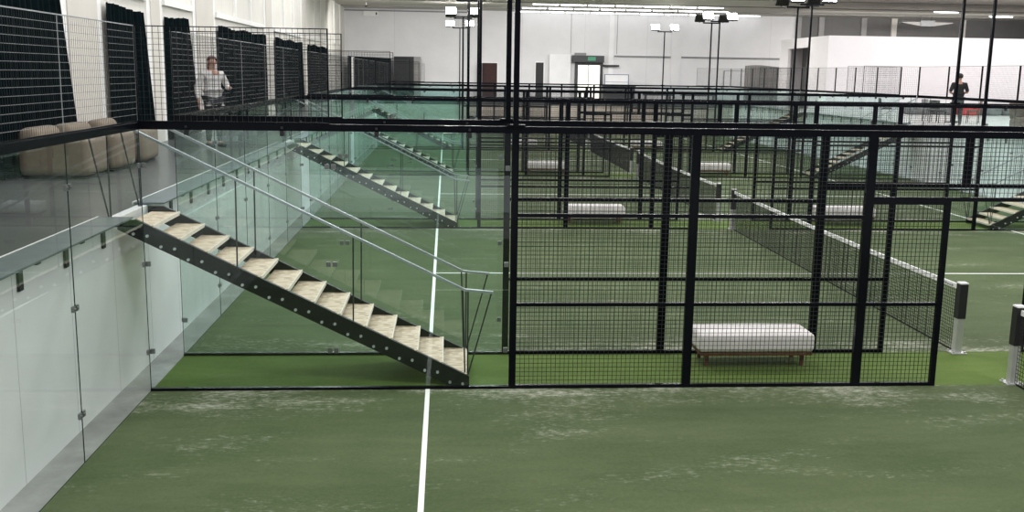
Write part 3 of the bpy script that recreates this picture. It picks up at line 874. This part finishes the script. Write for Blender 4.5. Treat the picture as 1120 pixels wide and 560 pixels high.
MB().box(0, 1.45, 0, .05, .5, 1.6).build('panel', M['white'], t)
b = MB(); b.box(-.03, 1.48, -.02, 0, 1.6, 1.64); b.box(1.45, 1.5, -.02, .05, 0, 1.64); b.box(-.05, 0, -.02, .05, 0, 1.64); b.box(0, 1.45, -.02, 0, 1.15, 1.17)
b.build('frame', plain('blue_grey_frame', (.14, .17, .28), .5), t)
o = MB().box(17.3, 20.4, YF-.02, YF-.0, TZ, TZ).v and None
t = empty('wall_cupboard', 'plain grey cupboard door outlined on the far wall', 'cupboard', (21.1, YF-.06, TZ))
MB().box(0, 1.6, 0, .055, 0, 1.95).build('door', M['wallF'], t)
b = MB(); b.box(-.03, 0, -.01, .055, 0, 1.98); b.box(0, 1.6, -.01, .055, 1.95, 1.98); b.build('frame', M['trimg'], t)
t = empty('black_kiosk', 'tall black kiosk cabinet standing at the far left', 'cabinet', (.02, 50.2, TZ))
MB().box(0, 1.22, 0, 1.1, 0, 2.52).build('body', M['black'], t); MB().box(1.22, 1.62, .05, 1.1, 0, 2.52).build('side_panel', M['greydoor'], t)
MB().box(.86, .88, -.01, 0, .1, 2.4).build('door_gap', M['dark'], t)
t = empty('screen_wall', 'long dark fabric screen left of the black kiosk at far end', 'screen', (-2.75, 49.6, TZ))
b = MB(); b.quad([(0,0,0),(2.6,.7,0),(2.6,.7,2.40),(0,0,2.5)]); b.quad([(0,.06,0),(2.6,.76,0),(2.6,.76,2.40),(0,.06,2.5)]); b.quad([(0,0,2.5),(2.6,.7,2.4),(2.6,.76,2.4),(0,.06,2.5)])
b.build('fabric', M['greyfab'] if False else M['curtain'], t)
MB().box(.22, .42, .0, .02, 0, 2.45).build('white_post', M['trimw'], t)
for j, (x0, x1) in enumerate(((15.6, 17.4), (18.0, 20.2))):
    t = empty('far_bench', '%s dark low bench in front of the far wall' % ['left', 'right'][j], 'bench', (x0, 49.8, TZ), 0, 'dark benches at the far wall')
    MB().box(0, x1-x0, 0, .5, .36, .46).build('seat', M['dark'], t)
    for lx in (.1, x1-x0-.16): MB().box(lx, lx+.06, .05, .45, 0, .36).build('leg', M['dark'], t)
t = empty('grey_screen', 'grey pleated folding screen behind mesh at far right', 'screen', (20.9, 46.5, TZ))
b = MB(); n = 40
for q in range(n):
    xa, xc = 3.0*q/n, 3.0*(q+1)/n
    b.quad([(xa, .06*(q % 2), 0), (xc, .06*((q+1) % 2), 0), (xc, .06*((q+1) % 2), 2.25+.05*math.sin(xc*2)), (xa, .06*(q % 2), 2.25+.05*math.sin(xa*2))])
b.build('pleats', M['greydoor'], t)

# ceiling tubes, heater, cameras
TUBE = MB(); TUBE.box(-.70, .70, -.03, .03, -.04, .0)
TUBEM = TUBE.mesh('tube', M['tube'])
HOUS = MB().box(-.74, .74, -.06, .06, 0, .035).mesh('housing', M['white'])
def tube_light(x, y, label, z=7.315):
    t = empty('tube_light', label, 'tube light', (x, y, z), 0, 'tube lights in rows below the ceiling')
    link('housing', HOUS, t); link('tube', TUBEM, t)
rows = [(44.4, 8.75, 7), (47.6, 8.4, 8), (50.9, 8.3, 10)]
for r, (y, x0, n) in enumerate(rows):
    for j in range(n):
        tube_light(x0+1.56*j, y, 'white ceiling tube light, %s from the left in the %s row' % (ORD[j], ['front', 'middle', 'rear'][r]))
tube_light(31.6, 44.0, 'white ceiling tube light above the left part of the white cabin')
tube_light(36.6, 47.0, 'white ceiling tube light above the right part of the white cabin')
t = empty('ceiling_heater', 'grey heater unit hanging below the ceiling above the white cabin', 'heater', (32.7, 48.5, CEIL))
MB().box(-.45, .45, -.3, .3, -.62, -.28).build('body', M['trimg'], t)
for sx in (-.35, .35): MB().tube((sx, 0, -.28), (sx, 0, 0), .015, 6).build('hanger', M['rod'], t)
for sx in (-1, 1):
    MB().prism([(sx*.45, -.60), (sx*1.6, -.42), (sx*1.6, -.38), (sx*.45, -.36)], -.25, .25).build('wing', M['ceil_beam'], t)
t = empty('junction_box', 'white junction box on the far wall at upper left', 'box', (-1.35, YF-.12, 6.9))
MB().box(-.55, .35, -.05, .12, 0, .28).build('body', M['trimw'], t); MB().box(.2, .28, -.07, -.05, .05, .2).build('knob', M['black'], t)
t = empty('security_camera', 'small dark security camera below the ceiling at upper left', 'camera', (-1.3, 46.0, CEIL))
MB().tube((0,0,0), (0,0,-.18), .03, 8).build('mount', M['trimw'], t); MB().tube((0,-.14,-.22), (0,.12,-.2), .07, 10).build('body', M['black'], t)

# ------------------------------------------------------------------ light
W = bpy.data.worlds.new('hall_light'); S.world = W; W.use_nodes = True
bg = W.node_tree.nodes['Background']; bg.inputs['Color'].default_value = (.97, .985, 1, 1); bg.inputs['Strength'].default_value = .85
def area(name, loc, sx, sy, power, rot=(0,0,0), col=(1, .985, .96)):
    l = bpy.data.lights.new(name, 'AREA'); l.shape = 'RECTANGLE'; l.size = sx; l.size_y = sy; l.energy = power; l.color = col
    o = bpy.data.objects.new(name, l); COL.objects.link(o); o.location = loc; o.rotation_euler = rot; return o
for i in range(4):
    for x in (4.5, 15):
        area('hall_lamp', (x, -5+i*PITCH, 9.5), 6, 1.2, 430 if x < 9 else 560)
area('hall_lamp', (-1.2, 8, 8.5), .6, 22, 420); area('hall_lamp', (-1.2, 33, 8.5), .6, 22, 420)
area('far_fill', (8, 43, 7.0), 20, 2, 1350, (math.radians(28), 0, 0)); area('far_fill', (30, 31, 8.5), 14, 2, 640); area('far_fill', (31, 45, 7.0), 14, 1, 900, (math.radians(30), 0, 0))  # added fill: area lights washing the far wall and the white cabin
area('far_floor_fill', (10, 38, 7.0), 18, 2, 1200)  # added fill brightening the far courts, no fitting hangs here
area('terrace_fill', (27, 24, 7.5), 8, 4, 600)  # added fill to brighten the right terrace, not a real fitting

# ------------------------------------------------------------------ camera
cam = bpy.data.cameras.new('camera'); co = bpy.data.objects.new('camera', cam); COL.objects.link(co)
cam.sensor_fit = 'HORIZONTAL'; cam.sensor_width = 36; cam.lens = 36*FPX/1120
cam.shift_y = PPY/1120; cam.clip_start = .05; cam.clip_end = 300
mw = Matrix.Identity(4)
for i, v in enumerate((_r2, _u2, -_fw)):
    for j in range(3): mw[j][i] = v[j]
mw.translation = CAM
co.matrix_world = mw
S.camera = co
S.cycles.transparent_max_bounces = 40
S.cycles.max_bounces = 10
S.view_settings.view_transform = 'Standard'
S.view_settings.look = 'None'
S.view_settings.exposure = 0
